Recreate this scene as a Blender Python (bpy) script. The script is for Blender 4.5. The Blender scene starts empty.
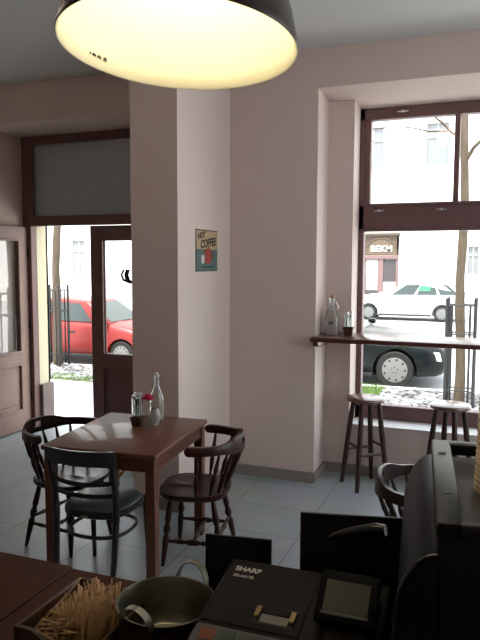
import bpy, bmesh, math, random
from math import sin, cos, pi, radians as rad
from mathutils import Vector as V, Matrix as M4
random.seed(7)
SC = bpy.context.scene
COL = SC.collection

# ------------------------------------------------------------------ materials
MATS = {}
def mat(name, col, rough=.5, metal=0., spec=.5, noise=None, bump=None, emis=None, coat=0., trans=0., ior=1.45):
    """procedural principled material; noise=(scale, second colour, amount stretch), bump=(scale, strength)"""
    m = bpy.data.materials.new(name); m.use_nodes = True
    nt = m.node_tree; p = nt.nodes['Principled BSDF']
    p.inputs['Base Color'].default_value = (*col, 1)
    p.inputs['Roughness'].default_value = rough; p.inputs['Metallic'].default_value = metal
    p.inputs['Specular IOR Level'].default_value = spec
    p.inputs['Coat Weight'].default_value = coat
    p.inputs['Transmission Weight'].default_value = trans; p.inputs['IOR'].default_value = ior
    if emis:
        p.inputs['Emission Color'].default_value = (*emis[0], 1); p.inputs['Emission Strength'].default_value = emis[1]
    if noise or bump:
        tc = nt.nodes.new('ShaderNodeTexCoord'); mp = nt.nodes.new('ShaderNodeMapping')
        nt.links.new(tc.outputs['Object'], mp.inputs['Vector'])
    if noise:
        sc, c2, stretch = noise
        mp.inputs['Scale'].default_value = stretch
        n = nt.nodes.new('ShaderNodeTexNoise'); n.inputs['Scale'].default_value = sc; n.inputs['Detail'].default_value = 6
        nt.links.new(mp.outputs['Vector'], n.inputs['Vector'])
        r = nt.nodes.new('ShaderNodeValToRGB')
        r.color_ramp.elements[0].position = .3; r.color_ramp.elements[1].position = .7
        r.color_ramp.elements[0].color = (*col, 1); r.color_ramp.elements[1].color = (*c2, 1)
        nt.links.new(n.outputs['Fac'], r.inputs['Fac']); nt.links.new(r.outputs['Color'], p.inputs['Base Color'])
    if bump:
        b = nt.nodes.new('ShaderNodeBump'); b.inputs['Strength'].default_value = bump[1]; b.inputs['Distance'].default_value = .01
        n2 = nt.nodes.new('ShaderNodeTexNoise'); n2.inputs['Scale'].default_value = bump[0]; n2.inputs['Detail'].default_value = 4
        nt.links.new(tc.outputs['Object'], n2.inputs['Vector'])
        nt.links.new(n2.outputs['Fac'], b.inputs['Height']); nt.links.new(b.outputs['Normal'], p.inputs['Normal'])
    MATS[name] = m
    return m

def pane_mat(name, tint, refl_ior):
    """thin glass sheet: fresnel mix of clear transmission and mirror reflection"""
    m = bpy.data.materials.new(name); m.use_nodes = True
    nt = m.node_tree; nt.nodes.clear()
    o = nt.nodes.new('ShaderNodeOutputMaterial'); mx = nt.nodes.new('ShaderNodeMixShader')
    t = nt.nodes.new('ShaderNodeBsdfTransparent'); g = nt.nodes.new('ShaderNodeBsdfGlossy')
    f = nt.nodes.new('ShaderNodeFresnel')
    t.inputs['Color'].default_value = (*tint, 1); g.inputs['Roughness'].default_value = .0
    f.inputs['IOR'].default_value = refl_ior
    ge = nt.nodes.new('ShaderNodeNewGeometry'); mu = nt.nodes.new('ShaderNodeMath'); mu.operation = 'SUBTRACT'; mu.use_clamp = True   # only the side the ray enters reflects
    nt.links.new(f.outputs['Fac'], mu.inputs[0]); nt.links.new(ge.outputs['Backfacing'], mu.inputs[1])
    nt.links.new(mu.outputs[0], mx.inputs['Fac']); nt.links.new(t.outputs[0], mx.inputs[1])
    nt.links.new(g.outputs[0], mx.inputs[2]); nt.links.new(mx.outputs[0], o.inputs['Surface'])
    return m

def tile_mat():
    m = bpy.data.materials.new('floor_tiles'); m.use_nodes = True
    nt = m.node_tree; p = nt.nodes['Principled BSDF']
    tc = nt.nodes.new('ShaderNodeTexCoord'); mp = nt.nodes.new('ShaderNodeMapping')
    mp.inputs['Location'].default_value = (2.90, -3.365, 0)
    b = nt.nodes.new('ShaderNodeTexBrick')
    b.offset = 0.0; b.inputs['Scale'].default_value = 1.0
    b.inputs['Brick Width'].default_value = .60; b.inputs['Row Height'].default_value = .48
    b.inputs['Mortar Size'].default_value = .004; b.inputs['Mortar Smooth'].default_value = .1
    b.inputs['Color1'].default_value = (.35, .395, .415, 1); b.inputs['Color2'].default_value = (.385, .43, .45, 1)
    b.inputs['Mortar'].default_value = (.19, .205, .215, 1)
    nt.links.new(tc.outputs['Object'], mp.inputs['Vector']); nt.links.new(mp.outputs['Vector'], b.inputs['Vector'])
    n = nt.nodes.new('ShaderNodeTexNoise'); n.inputs['Scale'].default_value = 3; n.inputs['Detail'].default_value = 8
    nt.links.new(tc.outputs['Object'], n.inputs['Vector'])
    mx = nt.nodes.new('ShaderNodeMix'); mx.data_type = 'RGBA'; mx.blend_type = 'MULTIPLY'; mx.inputs['Factor'].default_value = .35
    nt.links.new(b.outputs['Color'], mx.inputs['A']); nt.links.new(n.outputs['Color'], mx.inputs['B'])
    nt.links.new(mx.outputs['Result'], p.inputs['Base Color'])
    p.inputs['Roughness'].default_value = .36
    return m

WOODG = (1, 9, 9)
plaster = mat('wall_plaster', (.66, .545, .498), .85, noise=(2.5, (.64, .525, .48), (1, 1, 1)), bump=(60, .05), spec=.2)
ceilpaint = mat('ceiling_paint', (.62, .61, .59), .9, bump=(40, .04), spec=.2)
skirt = mat('skirting_tile', (.27, .235, .215), .5, noise=(6, (.24, .21, .19), (1, 1, 1)))
tiles = tile_mat()
framew = mat('window_frame_paint', (.16, .082, .082), .45, noise=(5, (.14, .072, .074), (6, 6, 1)))
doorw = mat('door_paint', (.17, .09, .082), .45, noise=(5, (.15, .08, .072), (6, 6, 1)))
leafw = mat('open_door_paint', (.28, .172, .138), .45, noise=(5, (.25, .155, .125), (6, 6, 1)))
panelgrey = mat('transom_panel', (.42, .455, .46), .6, noise=(3, (.40, .435, .44), (1, 1, 1)))
glass = pane_mat('window_glass', (.97, .98, .98), 1.45)
dglass = pane_mat('double_glass', (.93, .95, .95), 2.6)
tablew = mat('table_wood', (.135, .046, .022), .52, noise=(7, (.10, .032, .016), (1, 14, 14)), coat=.18)
darkw = mat('dark_walnut', (.024, .010, .007), .36, noise=(9, (.016, .006, .004), (3, 3, .6)), coat=.05, spec=.22)
redw = mat('mahogany_stain', (.042, .012, .008), .36, noise=(9, (.026, .008, .005), (3, 3, .6)), coat=.1, spec=.3)
blackw = mat('black_stained_beech', (.012, .009, .009), .35, noise=(9, (.008, .006, .006), (3, 3, 1)), coat=.2)
leather = mat('black_leatherette', (.05, .06, .064), .33, bump=(160, .08))
stoolw = mat('stool_wood', (.045, .016, .011), .4, noise=(8, (.03, .010, .008), (4, 4, .8)))
stooltop = mat('stool_top_wood', (.16, .085, .06), .28, noise=(8, (.12, .06, .04), (1, 10, 10)), coat=.4)
shelfw = mat('shelf_wood', (.12, .040, .032), .33, noise=(7, (.085, .027, .021), (1, 12, 12)), coat=.3)
counterw = mat('counter_wood', (.072, .024, .012), .65, spec=.14, noise=(6, (.05, .016, .009), (9, 1, 9)))
boxw = mat('box_wood', (.085, .04, .02), .5, noise=(6, (.055, .024, .012), (8, 1, 8)))
stickw = mat('birch_stick', (.58, .38, .20), .7, noise=(6, (.46, .29, .14), (4, 4, 1)))
steel = mat('brushed_steel', (.29, .275, .21), .4, metal=1., noise=(12, (.24, .23, .17), (1, 1, 8)))
darkplastic = mat('register_plastic', (.011, .008, .006), .5, spec=.18, bump=(300, .05))
blackplastic = mat('black_plastic', (.006, .006, .006), .45)
headblack = mat('display_head_plastic', (.004, .004, .004), .55, spec=.12)
lcd = mat('lcd_glass', (.020, .018, .013), .4, spec=.35)
brass = mat('brass', (.30, .22, .10), .45, metal=1.)
paperw = mat('paper', (.25, .22, .20), .8)
whiteink = mat('white_ink', (.62, .56, .48), .6)
kbframe = mat('keypad_frame', (.10, .11, .10), .6)
kbbase = mat('keypad_film', (.07, .085, .075), .35)
keyo = mat('key_orange', (.20, .06, .025), .6); keyg = mat('key_green', (.05, .075, .04), .6); keyw = mat('key_grey', (.07, .07, .065), .6)
glossblack = mat('gloss_black', (.006, .006, .007), .2, coat=.25)
gloss_blue = mat('satin_blue_black', (.006, .007, .012), .5, spec=.14)
traymetal = mat('tray_metal', (.016, .018, .015), .42, spec=.25, noise=(8, (.011, .012, .010), (1, 1, 1)))
trayfloor = mat('tray_floor', (.05, .032, .024), .6)
cupm = mat('kraft_cup', (.72, .58, .43), .8, noise=(20, (.66, .52, .37), (1, 1, 3)))
lampout = mat('lamp_brown_enamel', (.045, .026, .020), .35)
lampin = mat('lamp_cream_enamel', (.86, .82, .66), .5)
bulbm = mat('bulb_glow', (1, 1, 1), .5, emis=((1., .88, .64), 42.))
globem = mat('added_globe_glow', (1, 1, 1), .4, emis=((1., .76, .60), 15.))  # glow of the added, unseen ceiling globes
inkm = mat('dark_ink', (.03, .03, .03), .6)
cordm = mat('black_cord', (.02, .02, .02), .5)
clearg = mat('clear_glass', (.93, .97, .96), .03, trans=1., ior=1.45)
milkg = mat('milky_glass', (.80, .76, .70), .25, trans=.65, ior=1.4)
cork = mat('cork', (.40, .25, .13), .8, noise=(40, (.30, .18, .09), (1, 1, 1)))
caddyw = mat('caddy_wood', (.10, .045, .026), .5, noise=(8, (.07, .03, .018), (8, 8, 1)))
petal = mat('pink_petals', (.52, .02, .09), .6)
stemm = mat('green_stem', (.07, .16, .04), .6)
chrome = mat('chrome', (.8, .8, .8), .15, metal=1.)
cream = mat('sign_cream', (.46, .34, .20), .5); teal = mat('sign_teal', (.085, .15, .145), .5)
signedge = mat('sign_edge', (.06, .045, .04), .5); potred = mat('sign_red', (.36, .05, .035), .5)
signdark = mat('sign_lettering', (.03, .02, .03), .5); cupwhite = mat('sign_white', (.62, .57, .5), .5)
tanwood = mat('tan_bentwood', (.42, .17, .055), .4)
# outside
yellow = mat('facade_yellow', (.60, .55, .38), .8, bump=(30, .1)); plinth = mat('plinth_stone', (.20, .15, .135), .8, noise=(5, (.16, .12, .11), (1, 1, 1)))
paving = mat('sidewalk_paving', (.52, .52, .50), .9, noise=(8, (.45, .45, .44), (1, 1, 1)))
asphalt = mat('asphalt', (.36, .36, .37), .9, noise=(10, (.32, .32, .33), (1, 1, 1)))
kerb = mat('kerb_stone', (.62, .61, .58), .85)
stone = mat('gravel_stone', (.22, .22, .225), .85, noise=(3, (.035, .035, .04), (1, 1, 1)))
soil = mat('bed_soil', (.07, .06, .05), .95); grassm = mat('grass_blades', (.09, .16, .035), .8)
bark = mat('bark', (.085, .062, .042), .9, noise=(6, (.05, .036, .024), (3, 3, .5)), bump=(30, .5))
iron = mat('painted_iron', (.010, .010, .012), .5)
redpaint = mat('red_car_paint', (.17, .008, .006), .4, coat=.05); blackpaint = mat('black_car_paint', (.003, .005, .006), .3, coat=.05, spec=.25)
whitepaint = mat('white_car_paint', (.62, .63, .64), .3, coat=.3)
carglass = mat('car_glass', (.04, .05, .05), .25, spec=.22); tyre = mat('tyre_rubber', (.006, .006, .006), .8)
hub = mat('hubcap_silver', (.13, .13, .125), .5); hubdark = mat('hubcap_slots', (.02, .02, .02), .7)
blackplas2 = mat('car_trim_black', (.006, .006, .006), .6); headl = mat('headlight_clear', (.62, .65, .64), .12, coat=.7)
amber = mat('amber_lens', (.6, .5, .3), .3); greenst = mat('green_sticker', (.05, .26, .12), .6)
bwhite = mat('building_render', (.74, .73, .70), .9); bstone = mat('building_base', (.66, .65, .62), .9)
bpane = mat('building_pane', (.17, .175, .18), .4); bframe = mat('building_window_frame', (.34, .33, .32), .6)
shopred = mat('shop_wood', (.15, .09, .088), .6); shopbrown = mat('shop_brown', (.075, .05, .034), .7); shoppale = mat('shop_pale_panel', (.30, .29, .27), .6)
shopdark = mat('shop_dark', (.05, .042, .042), .6); shopgold = mat('shop_arch_field', (.10, .07, .045), .7)

# ------------------------------------------------------------------ mesh building
class MB:
    def __init__(s): s.bm = bmesh.new()
    def box(s, a, b, bev=0., rot=None, seg=1):
        """axis aligned box from corner a to b (optionally transformed by matrix rot), bevelled"""
        t = bmesh.new()
        bmesh.ops.create_cube(t, size=1)
        c = [(a[i]+b[i])/2 for i in range(3)]; d = [abs(b[i]-a[i]) for i in range(3)]
        for v in t.verts: v.co = V((v.co.x*d[0]+c[0], v.co.y*d[1]+c[1], v.co.z*d[2]+c[2]))
        if bev: bmesh.ops.bevel(t, geom=t.edges[:], offset=min(bev, min(d)*.45), segments=seg, affect='EDGES', profile=.5)
        s.add(t, rot); return s
    def add(s, t, mtx=None):
        if mtx is not None: bmesh.ops.transform(t, matrix=mtx, verts=t.verts[:])
        me = bpy.data.meshes.new('tmp'); t.to_mesh(me); s.bm.from_mesh(me); bpy.data.meshes.remove(me); t.free()
    def tube(s, pts, r, n=10, caps=True, flat=1.):
        """round bar along points; r a number or a list"""
        pts = [V(p) for p in pts]; rs = r if isinstance(r, (list, tuple)) else [r]*len(pts)
        t = bmesh.new(); rings = []; up = None
        for i, p in enumerate(pts):
            d = (pts[min(i+1, len(pts)-1)]-pts[max(i-1, 0)]).normalized()
            if up is None: up = d.orthogonal().normalized()
            up = (up-d*up.dot(d)).normalized(); sd = d.cross(up)
            rings.append([t.verts.new(p+(up*cos(2*pi*k/n)*flat+sd*sin(2*pi*k/n))*rs[i]) for k in range(n)])
        for a, b in zip(rings, rings[1:]):
            for k in range(n): t.faces.new((a[k], a[(k+1) % n], b[(k+1) % n], b[k]))
        if caps: t.faces.new(rings[0][::-1]); t.faces.new(rings[-1])
        s.add(t); return s
    def lathe(s, prof, n=24, c=(0, 0, 0), mtx=None, cap0=True, cap1=True):
        t = bmesh.new(); rings = []
        for r, z in prof: rings.append([t.verts.new((r*cos(2*pi*k/n), r*sin(2*pi*k/n), z)) for k in range(n)])
        for a, b in zip(rings, rings[1:]):
            for k in range(n): t.faces.new((a[k], a[(k+1) % n], b[(k+1) % n], b[k]))
        if cap0: t.faces.new(rings[0][::-1])
        if cap1: t.faces.new(rings[-1])
        bmesh.ops.recalc_face_normals(t, faces=t.faces[:])
        s.add(t, (M4.Translation(c) @ mtx) if mtx is not None else M4.Translation(c)); return s
    def prism(s, poly, d0, d1, plane='xy', bev=0., mtx=None):
        """extrude polygon: plane xy->z, xz->y, yz->x"""
        f = {'xy': lambda u, v, w: (u, v, w), 'xz': lambda u, v, w: (u, w, v), 'yz': lambda u, v, w: (w, u, v)}[plane]
        t = bmesh.new()
        A = [t.verts.new(f(u, v, d0)) for u, v in poly]; B = [t.verts.new(f(u, v, d1)) for u, v in poly]
        n = len(poly); t.faces.new(A[::-1]); t.faces.new(B)
        for k in range(n): t.faces.new((A[k], A[(k+1) % n], B[(k+1) % n], B[k]))
        bmesh.ops.recalc_face_normals(t, faces=t.faces[:])
        if bev: bmesh.ops.bevel(t, geom=[e for e in t.edges if e.is_manifold and e.calc_face_angle() > .5], offset=bev, segments=2, affect='EDGES', profile=.5)
        s.add(t, mtx); return s
    def sphere(s, c, r, sub=2, scale=(1, 1, 1), jit=0.):
        t = bmesh.new(); bmesh.ops.create_icosphere(t, subdivisions=sub, radius=r)
        for v in t.verts:
            k = 1+random.uniform(-jit, jit); v.co = V((v.co.x*scale[0]*k+c[0], v.co.y*scale[1]*k+c[1], v.co.z*scale[2]*k+c[2]))
        s.add(t); return s
    def build(s, name, m, parent=None, smooth=40, loc=None, rotz=0., rot=None):
        me = bpy.data.meshes.new(name)
        bmesh.ops.recalc_face_normals(s.bm, faces=s.bm.faces[:])
        s.bm.to_mesh(me); s.bm.free()
        me.materials.append(m)
        if smooth:
            for p in me.polygons: p.use_smooth = True
            me.set_sharp_from_angle(angle=rad(smooth))
        o = bpy.data.objects.new(name, me); COL.objects.link(o)
        if parent is not None: o.parent = parent
        if loc is not None: o.location = loc
        if rotz: o.rotation_euler.z = rotz
        if rot is not None: o.rotation_euler = rot
        return o

def tag(o, label, cat, group=None, kind=None):
    o['label'] = label; o['category'] = cat
    if group: o['group'] = group
    if kind: o['kind'] = kind
    return o
def thing(name, label, cat, loc=(0, 0, 0), rz=0., group=None):
    o = bpy.data.objects.new(name, None); COL.objects.link(o); o.empty_display_size = .1
    o.location = loc; o.rotation_euler = (0, 0, rz)
    return tag(o, label, cat, group)
def struct(o): o['kind'] = 'structure'; return o
def dup(root, loc, rz, label=None, group=None, rot=None):
    def cp(o, par):
        c = o.copy(); COL.objects.link(c)
        if par is not None: c.parent = par
        for ch in [x for x in COL.objects if x.parent == o]: cp(ch, c)
        return c
    r = cp(root, None); r.location = loc; r.rotation_euler = rot if rot else (0, 0, rz)
    if label: r['label'] = label
    if group: r['group'] = group
    return r
def text_mesh(name, txt, size, m, parent, mtx, depth=.0006, bold=0.0, align='CENTER', shear=0.):
    cu = bpy.data.curves.new('t', 'FONT'); cu.body = txt; cu.size = size; cu.extrude = depth; cu.offset = bold; cu.shear = shear
    cu.align_x = align; cu.align_y = 'CENTER'
    o = bpy.data.objects.new('t', cu); COL.objects.link(o)
    bpy.context.view_layer.update()
    me = bpy.data.meshes.new_from_object(o.evaluated_get(bpy.context.evaluated_depsgraph_get()))
    bpy.data.objects.remove(o); bpy.data.curves.remove(cu)
    me.materials.clear(); me.materials.append(m); me.transform(mtx)
    t = bpy.data.objects.new(name, me); COL.objects.link(t); t.parent = parent
    return t

# ------------------------------------------------------------------ the room
YW, YS = 4.916, 5.255            # inner wall face, step of the window niche
CZ = 3.37
w = MB()
w.box((-5.5, YW, -.6), (-4.565, 5.74, 4)); w.box((-4.565, YW, 3.03), (-2.9, 5.74, 4)); w.box((-2.9, YW, -.6), (-1.275, 5.74, 4))
w.box((-1.275, YS, -.6), (-1.065, 5.74, 3.075)); w.prism([(YW, 3.08), (5.50, 3.03), (5.74, 3.03), (5.74, 4), (YW, 4)], -1.275, 1.98, 'yz'); w.box((-1.065, YS, -.6), (1.75, 5.74, .42))
w.box((1.75, YS, -.6), (1.98, 5.74, 3.075)); w.box((1.98, YW, -.6), (2.8, 5.74, 4))
struct(w.build('wall_front', plaster, smooth=0))
w = MB(); w.box((-2.362, 3.972, 0), (-2.0, YW-.002, CZ)); struct(w.build('wall_pillar', plaster, smooth=0))
w = MB(); w.box((-5.5, -2.2, -.2), (-5.3, YW-.002, 4)); struct(w.build('wall_left', plaster, smooth=0))
w = MB(); w.box((2.6, -2.2, -.2), (2.8, 2.0, 4)); w.box((2.6, 2.0, -.2), (2.8, 4.6, .45)); w.box((2.6, 2.0, 3.05), (2.8, 4.6, 4)); w.box((2.6, 4.6, -.2), (2.8, YW-.002, 4)); struct(w.build('wall_right', plaster, smooth=0))
win_added = thing('window_added', 'added brown framed window in the right wall, out of view, letting in extra daylight', 'window'); struct(win_added)  # unseen window, added to let more daylight into the room
w = MB()
for y in (2.0, 3.26, 4.52): w.box((2.68, y, .45), (2.76, y+.08, 3.05), .006)
for z in (.45, 2.15, 2.97): w.box((2.68, 2.0, z), (2.76, 4.6, z+.08), .006)
w.build('frame', framew, win_added)
w = MB(); w.box((2.715, 2.05, .5), (2.72, 4.55, 3.0)); w.build('pane', glass, win_added, 0)
w = MB(); w.box((-5.3, -2.2, -.2), (2.6, -2.0, 4)); struct(w.build('wall_back', plaster, smooth=0))
w = MB(); w.box((-5.3, -2.0, CZ), (2.6, YW-.002, 4.0)); struct(w.build('ceiling', ceilpaint, smooth=0))
w = MB(); w.box((-5.3, -2.0, -.2), (2.6, YW, 0)); w.box((-4.565, YW, -.2), (-2.9, 5.74, 0)); w.box((-1.275, YW, -.2), (1.98, YS, 0))
struct(w.build('floor', tiles, smooth=0))
BH, BT = .085, .012
w = MB(); w.box((-2.0+BT, YW-BT, 0), (-1.275, YW, BH), .002); w.box((-1.275, YW-BT, 0), (-1.275+BT, YS-BT, BH), .002); w.box((-1.275, YS-BT, 0), (1.98, YS, BH), .002)
struct(w.build('baseboard_front', skirt))
w = MB(); w.box((-2.0, 3.972, 0), (-2.0+BT, YW, BH), .002); w.box((-2.362-BT, 3.972-BT, 0), (-2.0+BT, 3.972, BH), .002); w.box((-2.362-BT, 3.972, 0), (-2.362, YW, BH), .002)
struct(w.build('baseboard_pillar', skirt))

# window: wooden frame, transom, mullion, panes
YG = 5.50
wx0, wx1 = -1.065, 1.75
win = thing('window_1', 'large brown framed street window in the plastered niche', 'window'); struct(win)
f = MB()
def fb(a, b, bev=.006): f.box((a[0], YG, a[1]), (b[0], YG+.09, b[1]), bev)
fb((wx0, .42), (wx0+.045, 3.03)); fb((wx1-.045, .42), (wx1, 3.03)); fb((wx0, 2.935), (wx1, 3.03)); fb((wx0, .42), (wx1, .545))
fb((wx0, 2.02), (wx1, 2.24)); fb((wx0+.04, 2.24), (wx0+.09, 2.94)); fb((-.314, 2.24), (-.272, 2.94)); fb((wx1-.09, 2.24), (wx1-.04, 2.94))
fb((.40, 2.24), (.44, 2.94)); fb((1.05, 2.24), (1.09, 2.94))
f.build('frame', framew, win)
b = MB(); b.box((wx0+.03, YG-.012, 2.225), (wx1-.03, YG, 2.25), .004); b.box((wx0+.01, YG-.014, 2.02), (wx1-.01, YG, 2.045), .005); b.box((wx0+.02, YG-.012, .527), (wx1-.02, YG, .55), .004)
b.build('glazing_bead', framew, win)
for x0, x1, z0, z1 in ((wx0+.08, -.31, 2.23, 2.945), (-.276, .41, 2.23, 2.945), (.43, 1.06, 2.23, 2.945), (1.08, wx1-.08, 2.23, 2.945), (wx0+.04, wx1-.04, .535, 2.03)):
    p = MB(); p.box((x0, YG+.04, z0), (x1, YG+.045, z1)); p.build('pane', glass, win, smooth=0)
for x, z in ((-.72, 2.985), (-.90, 2.19), (-.40, 2.19), (.2, 2.19)):
    h = MB(); h.box((x-.045, YG-.012, z-.007), (x+.045, YG, z+.007), .003); h.box((x-.012, YG-.02, z-.012), (x+.012, YG-.01, z+.012), .003); h.build('catch', chrome, win)
s_ = MB(); s_.box((wx0, YS-.012, .42), (wx1, YG+.02, .427), .003); sill = mat('sill_white', (.70, .71, .72), .5); struct(s_.build('trim_sill', sill))

# door frame with the transom panel (setting), two leaves
YD = 5.5
door = thing('door_1', 'brown entrance door frame with grey panel above', 'door'); struct(door)
f = MB()
def fd(a, b, y0=YD, y1=YD+.09, bev=.006): f.box((a[0], y0, a[1]), (b[0], y1, b[1]), bev)
fd((-4.565, 0), (-4.465, 3.03)); fd((-3.00, 0), (-2.9, 3.03)); fd((-4.465, 2.955), (-3.0, 3.03)); fd((-4.465, 2.125), (-3.0, 2.225))
f.box((-4.465, YD-.014, 2.20), (-3.0, YD, 2.222), .005)
f.box((-4.465, YD-.012, 2.94), (-3.0, YD, 2.965), .004); f.box((-4.4655, YD-.012, 2.225), (-4.41, YD, 2.95), .004)
f.build('frame', doorw, door)
p = MB(); p.box((-4.465, YD+.03, 2.22), (-3.0, YD+.05, 2.96)); p.build('transom_panel', panelgrey, door, smooth=0)

def leaf(name, label, m, gm, W=.70, handle=True):
    """door leaf in local x 0..W (hinge at 0), y 0..-.045, z 0.01..2.12"""
    o = thing(name, label, 'door'); struct(o)
    T = .045; H0, H1 = .012, 2.118
    st = .135
    b = MB()
    b.box((0, -T, H0), (st, 0, H1), .004); b.box((W-st, -T, H0), (W, 0, H1), .004)
    b.box((st-.01, -T, H1-.14), (W-st+.01, 0, H1), .004); b.box((st-.01, -T, .70), (W-st+.01, 0, .83), .004); b.box((st-.01, -T, H0), (W-st+.01, 0, .22), .004)
    b.build('leaf_frame', m, o)
    g = MB(); g.box((st-.012, -T/2-.003, .82), (W-st+.012, -T/2+.003, H1-.13)); g.build('glass_pane', gm, o, smooth=0)
    g = MB(); g.box((st-.01, -T*.7, .21), (W-st+.01, -T*.3, .71)); g.box((st+.05, -T*.9, .28), (W-st-.05, -T*.1, .63), .012); g.build('lower_panel', m, o)
    g = MB()
    for y0, y1 in ((-T-.012, -T+.012), (-.012, .012)):
        for z0, z1 in ((.83, H1-.14), (.22, .70)):
            g.box((st-.012, y0, z0-.012), (W-st+.012, y1, z0+.012), .006); g.box((st-.012, y0, z1-.012), (W-st+.012, y1, z1+.012), .006)
            g.box((st-.012, y0, z0), (st+.012, y1, z1), .006); g.box((W-st-.012, y0, z0), (W-st+.012, y1, z1), .006)
    g.build('moulding', m, o)
    g = MB(); g.box((0.01, -T-.02, .02), (W-.01, -T, .14), .008); g.box((.01, -T-.028, .14), (W-.01, -T, .165), .01); g.build('weather_bar', m, o)
    if handle:
        h = MB(); h.box((W-.085, -T-.008, .98), (W-.05, -T, 1.16), .004); h.tube([(W-.068, -T-.005, 1.09), (W-.068, -T-.05, 1.09), (W-.10, -T-.055, 1.09), (W-.18, -T-.055, 1.085)], .009); h.build('handle', brass, o)
    return o
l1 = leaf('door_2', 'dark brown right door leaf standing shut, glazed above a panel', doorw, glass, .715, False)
l1.location = (-3.035, YD, 0); l1.rotation_euler.z = pi    # hinge on the right; fixed
l1.location.y = YD+.01
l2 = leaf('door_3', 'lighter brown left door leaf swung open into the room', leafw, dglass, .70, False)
l2.location = (-4.51, YD-.005, 0); l2.rotation_euler.z = -pi/2
h = MB()
for z in (.35, 1.1, 1.85): h.tube([(0, .012, z-.045), (0, .012, z+.045)], .009)
h.build('hinge', iron, l2)
# outside skin of the facade: yellow render over stone plinth
t = MB()
for a, b_ in (((-9, 5.74), (-4.465, 5.77)), ((-3.0, 5.74), (-1.07, 5.77)), ((1.75, 5.74), (4, 5.77))): t.box((a[0], a[1], .45), (b_[0], b_[1], 4))
t.box((-4.465, 5.74, 2.2), (-3.0, 5.77, 4)); t.box((-1.07, 5.74, 3.08), (1.75, 5.77, 4)); t.box((-4.565, YD+.09, .45), (-4.465, 5.77, 2.95))
struct(t.build('trim_outside', yellow, smooth=0))
t = MB(); t.box((-9, 5.74, -.5), (-4.465, 5.775, .45)); t.box((-4.565, YD+.09, -.5), (-4.425, 5.775, .45)); t.box((-3.0, 5.74, -.5), (-1.07, 5.775, .45)); t.box((-1.07, 5.74, -.5), (1.75, 5.775, .38)); t.box((1.75, 5.74, -.5), (4, 5.775, .45))
struct(t.build('trim_plinth', plinth, smooth=0))
t = MB(); t.box((-4.5, 5.74, -.42), (-2.9, 6.15, -.14), .01); t.box((-4.5, 6.15, -.42), (-2.9, 6.5, -.28), .01); struct(t.build('trim_doorstep', kerb))

# ------------------------------------------------------------------ outdoors
SZ, RZ = -.40, -.50
g = MB(); g.box((-40, 5.775, -.8), (25, 11.2, SZ)); struct(g.build('ground_sidewalk', paving, smooth=0))
g = MB(); g.box((-60, 11.35, -.9), (35, 28.5, RZ)); struct(g.build('ground_street', asphalt, smooth=0))
g = MB(); g.box((-60, 28.5, -.9), (35, 30, SZ)); struct(g.build('ground_far_sidewalk', paving, smooth=0))
g = MB(); g.box((-40, 11.2, -.9), (25, 11.36, SZ+.01), .015); struct(g.build('trim_kerb', kerb))
def bed(name, label, x0, x1, n):
    g = MB(); g.box((x0, 9.72, SZ-.01), (x1, 11.2, SZ+.012)); bo = g.build(name+'_soil', soil, smooth=0)
    struct(bo); bo.name = 'ground_planting_bed'
    g = MB()
    for _ in range(n):
        r = random.uniform(.03, .065)
        g.sphere((random.uniform(x0+.05, x1-.05), random.uniform(9.78, 11.14), SZ+.015+r*.2), r, 1, (1, random.uniform(.6, 1), random.uniform(.35, .6)), .15)
    o = g.build('gravel', stone, smooth=0); tag(o, label, 'gravel', kind='stuff')
bed('gravel', 'loose grey stones round the tree opposite the open doorway', -9.6, -6.0, 1100)
bed('gravel', 'loose grey stones under the tree outside the large window', -1.72, 1.4, 1100)
def grass(label, x0, x1, y0, y1, n):
    t = bmesh.new()
    for _ in range(n):
        x, y, a, h_, = random.uniform(x0, x1), random.uniform(y0, y1), random.uniform(0, pi), random.uniform(.05, .12)
        d = V((cos(a), sin(a), 0))*.008; p = V((x, y, SZ)); q = p+V((random.uniform(-.03, .03), random.uniform(-.03, .03), h_))
        t.faces.new([t.verts.new(p-d), t.verts.new(p+d), t.verts.new(q)])
    me = bpy.data.meshes.new('grass'); t.to_mesh(me); t.free(); me.materials.append(grassm)
    o = bpy.data.objects.new('grass', me); COL.objects.link(o); tag(o, label, 'grass', kind='stuff')
grass('green grass tufts at the left end of the stones beyond the window', -2.15, -1.62, 10.3, 11.1, 1000)
grass('thin green grass along the near rim of the stones by the doorway', -8.6, -6.0, 9.7, 10.05, 900)

def tree(label, x, y, r, lean, H=7.0, br=()):
    o = thing('street_tree', label, 'tree', (x, y, SZ))
    t = MB(); n = 14
    t.tube([(lean*k/n+.02*sin(k*1.3), .015*cos(k*2.1), H*k/n-.02) for k in range(n+1)], [r*(1.12 if k == 0 else 1-.45*k/n)*(1+.05*sin(k*2.7)) for k in range(n+1)], 12)
    t.build('trunk', bark, o)
    for pts, rr in br:
        t = MB(); t.tube([V(p)-V((x, y, SZ)) for p in pts], [rr*(1-.7*i/(len(pts)-1)) for i in range(len(pts))], 8); t.build('branch', bark, o)
    return o
tree('slim bare tree trunk standing in the railing before the large window', -.40, 10.05, .078, -.05, 7,
     (([(-.43, 10.05, 3.2), (-.30, 9.95, 3.40), (-.1, 9.9, 3.58), (.3, 9.8, 3.8)], .035),
      ([(-.43, 10.05, 3.55), (-.60, 9.98, 3.62), (-.75, 9.95, 3.78), (-.93, 9.9, 3.92), (-1.2, 9.8, 4.2)], .026),
      ([(-.62, 9.98, 3.66), (-.92, 9.95, 3.66), (-1.15, 9.9, 3.72), (-1.35, 9.9, 3.75), (-1.8, 9.85, 3.73), (-2.2, 9.8, 3.7)], .014),
      ([(-.43, 10.05, 4.2), (-.1, 10.0, 4.7), (.3, 9.9, 5.3)], .03), ([(-.43, 10.05, 4.8), (-.9, 10.2, 5.4), (-1.3, 10.3, 6.2)], .03)))
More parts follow.
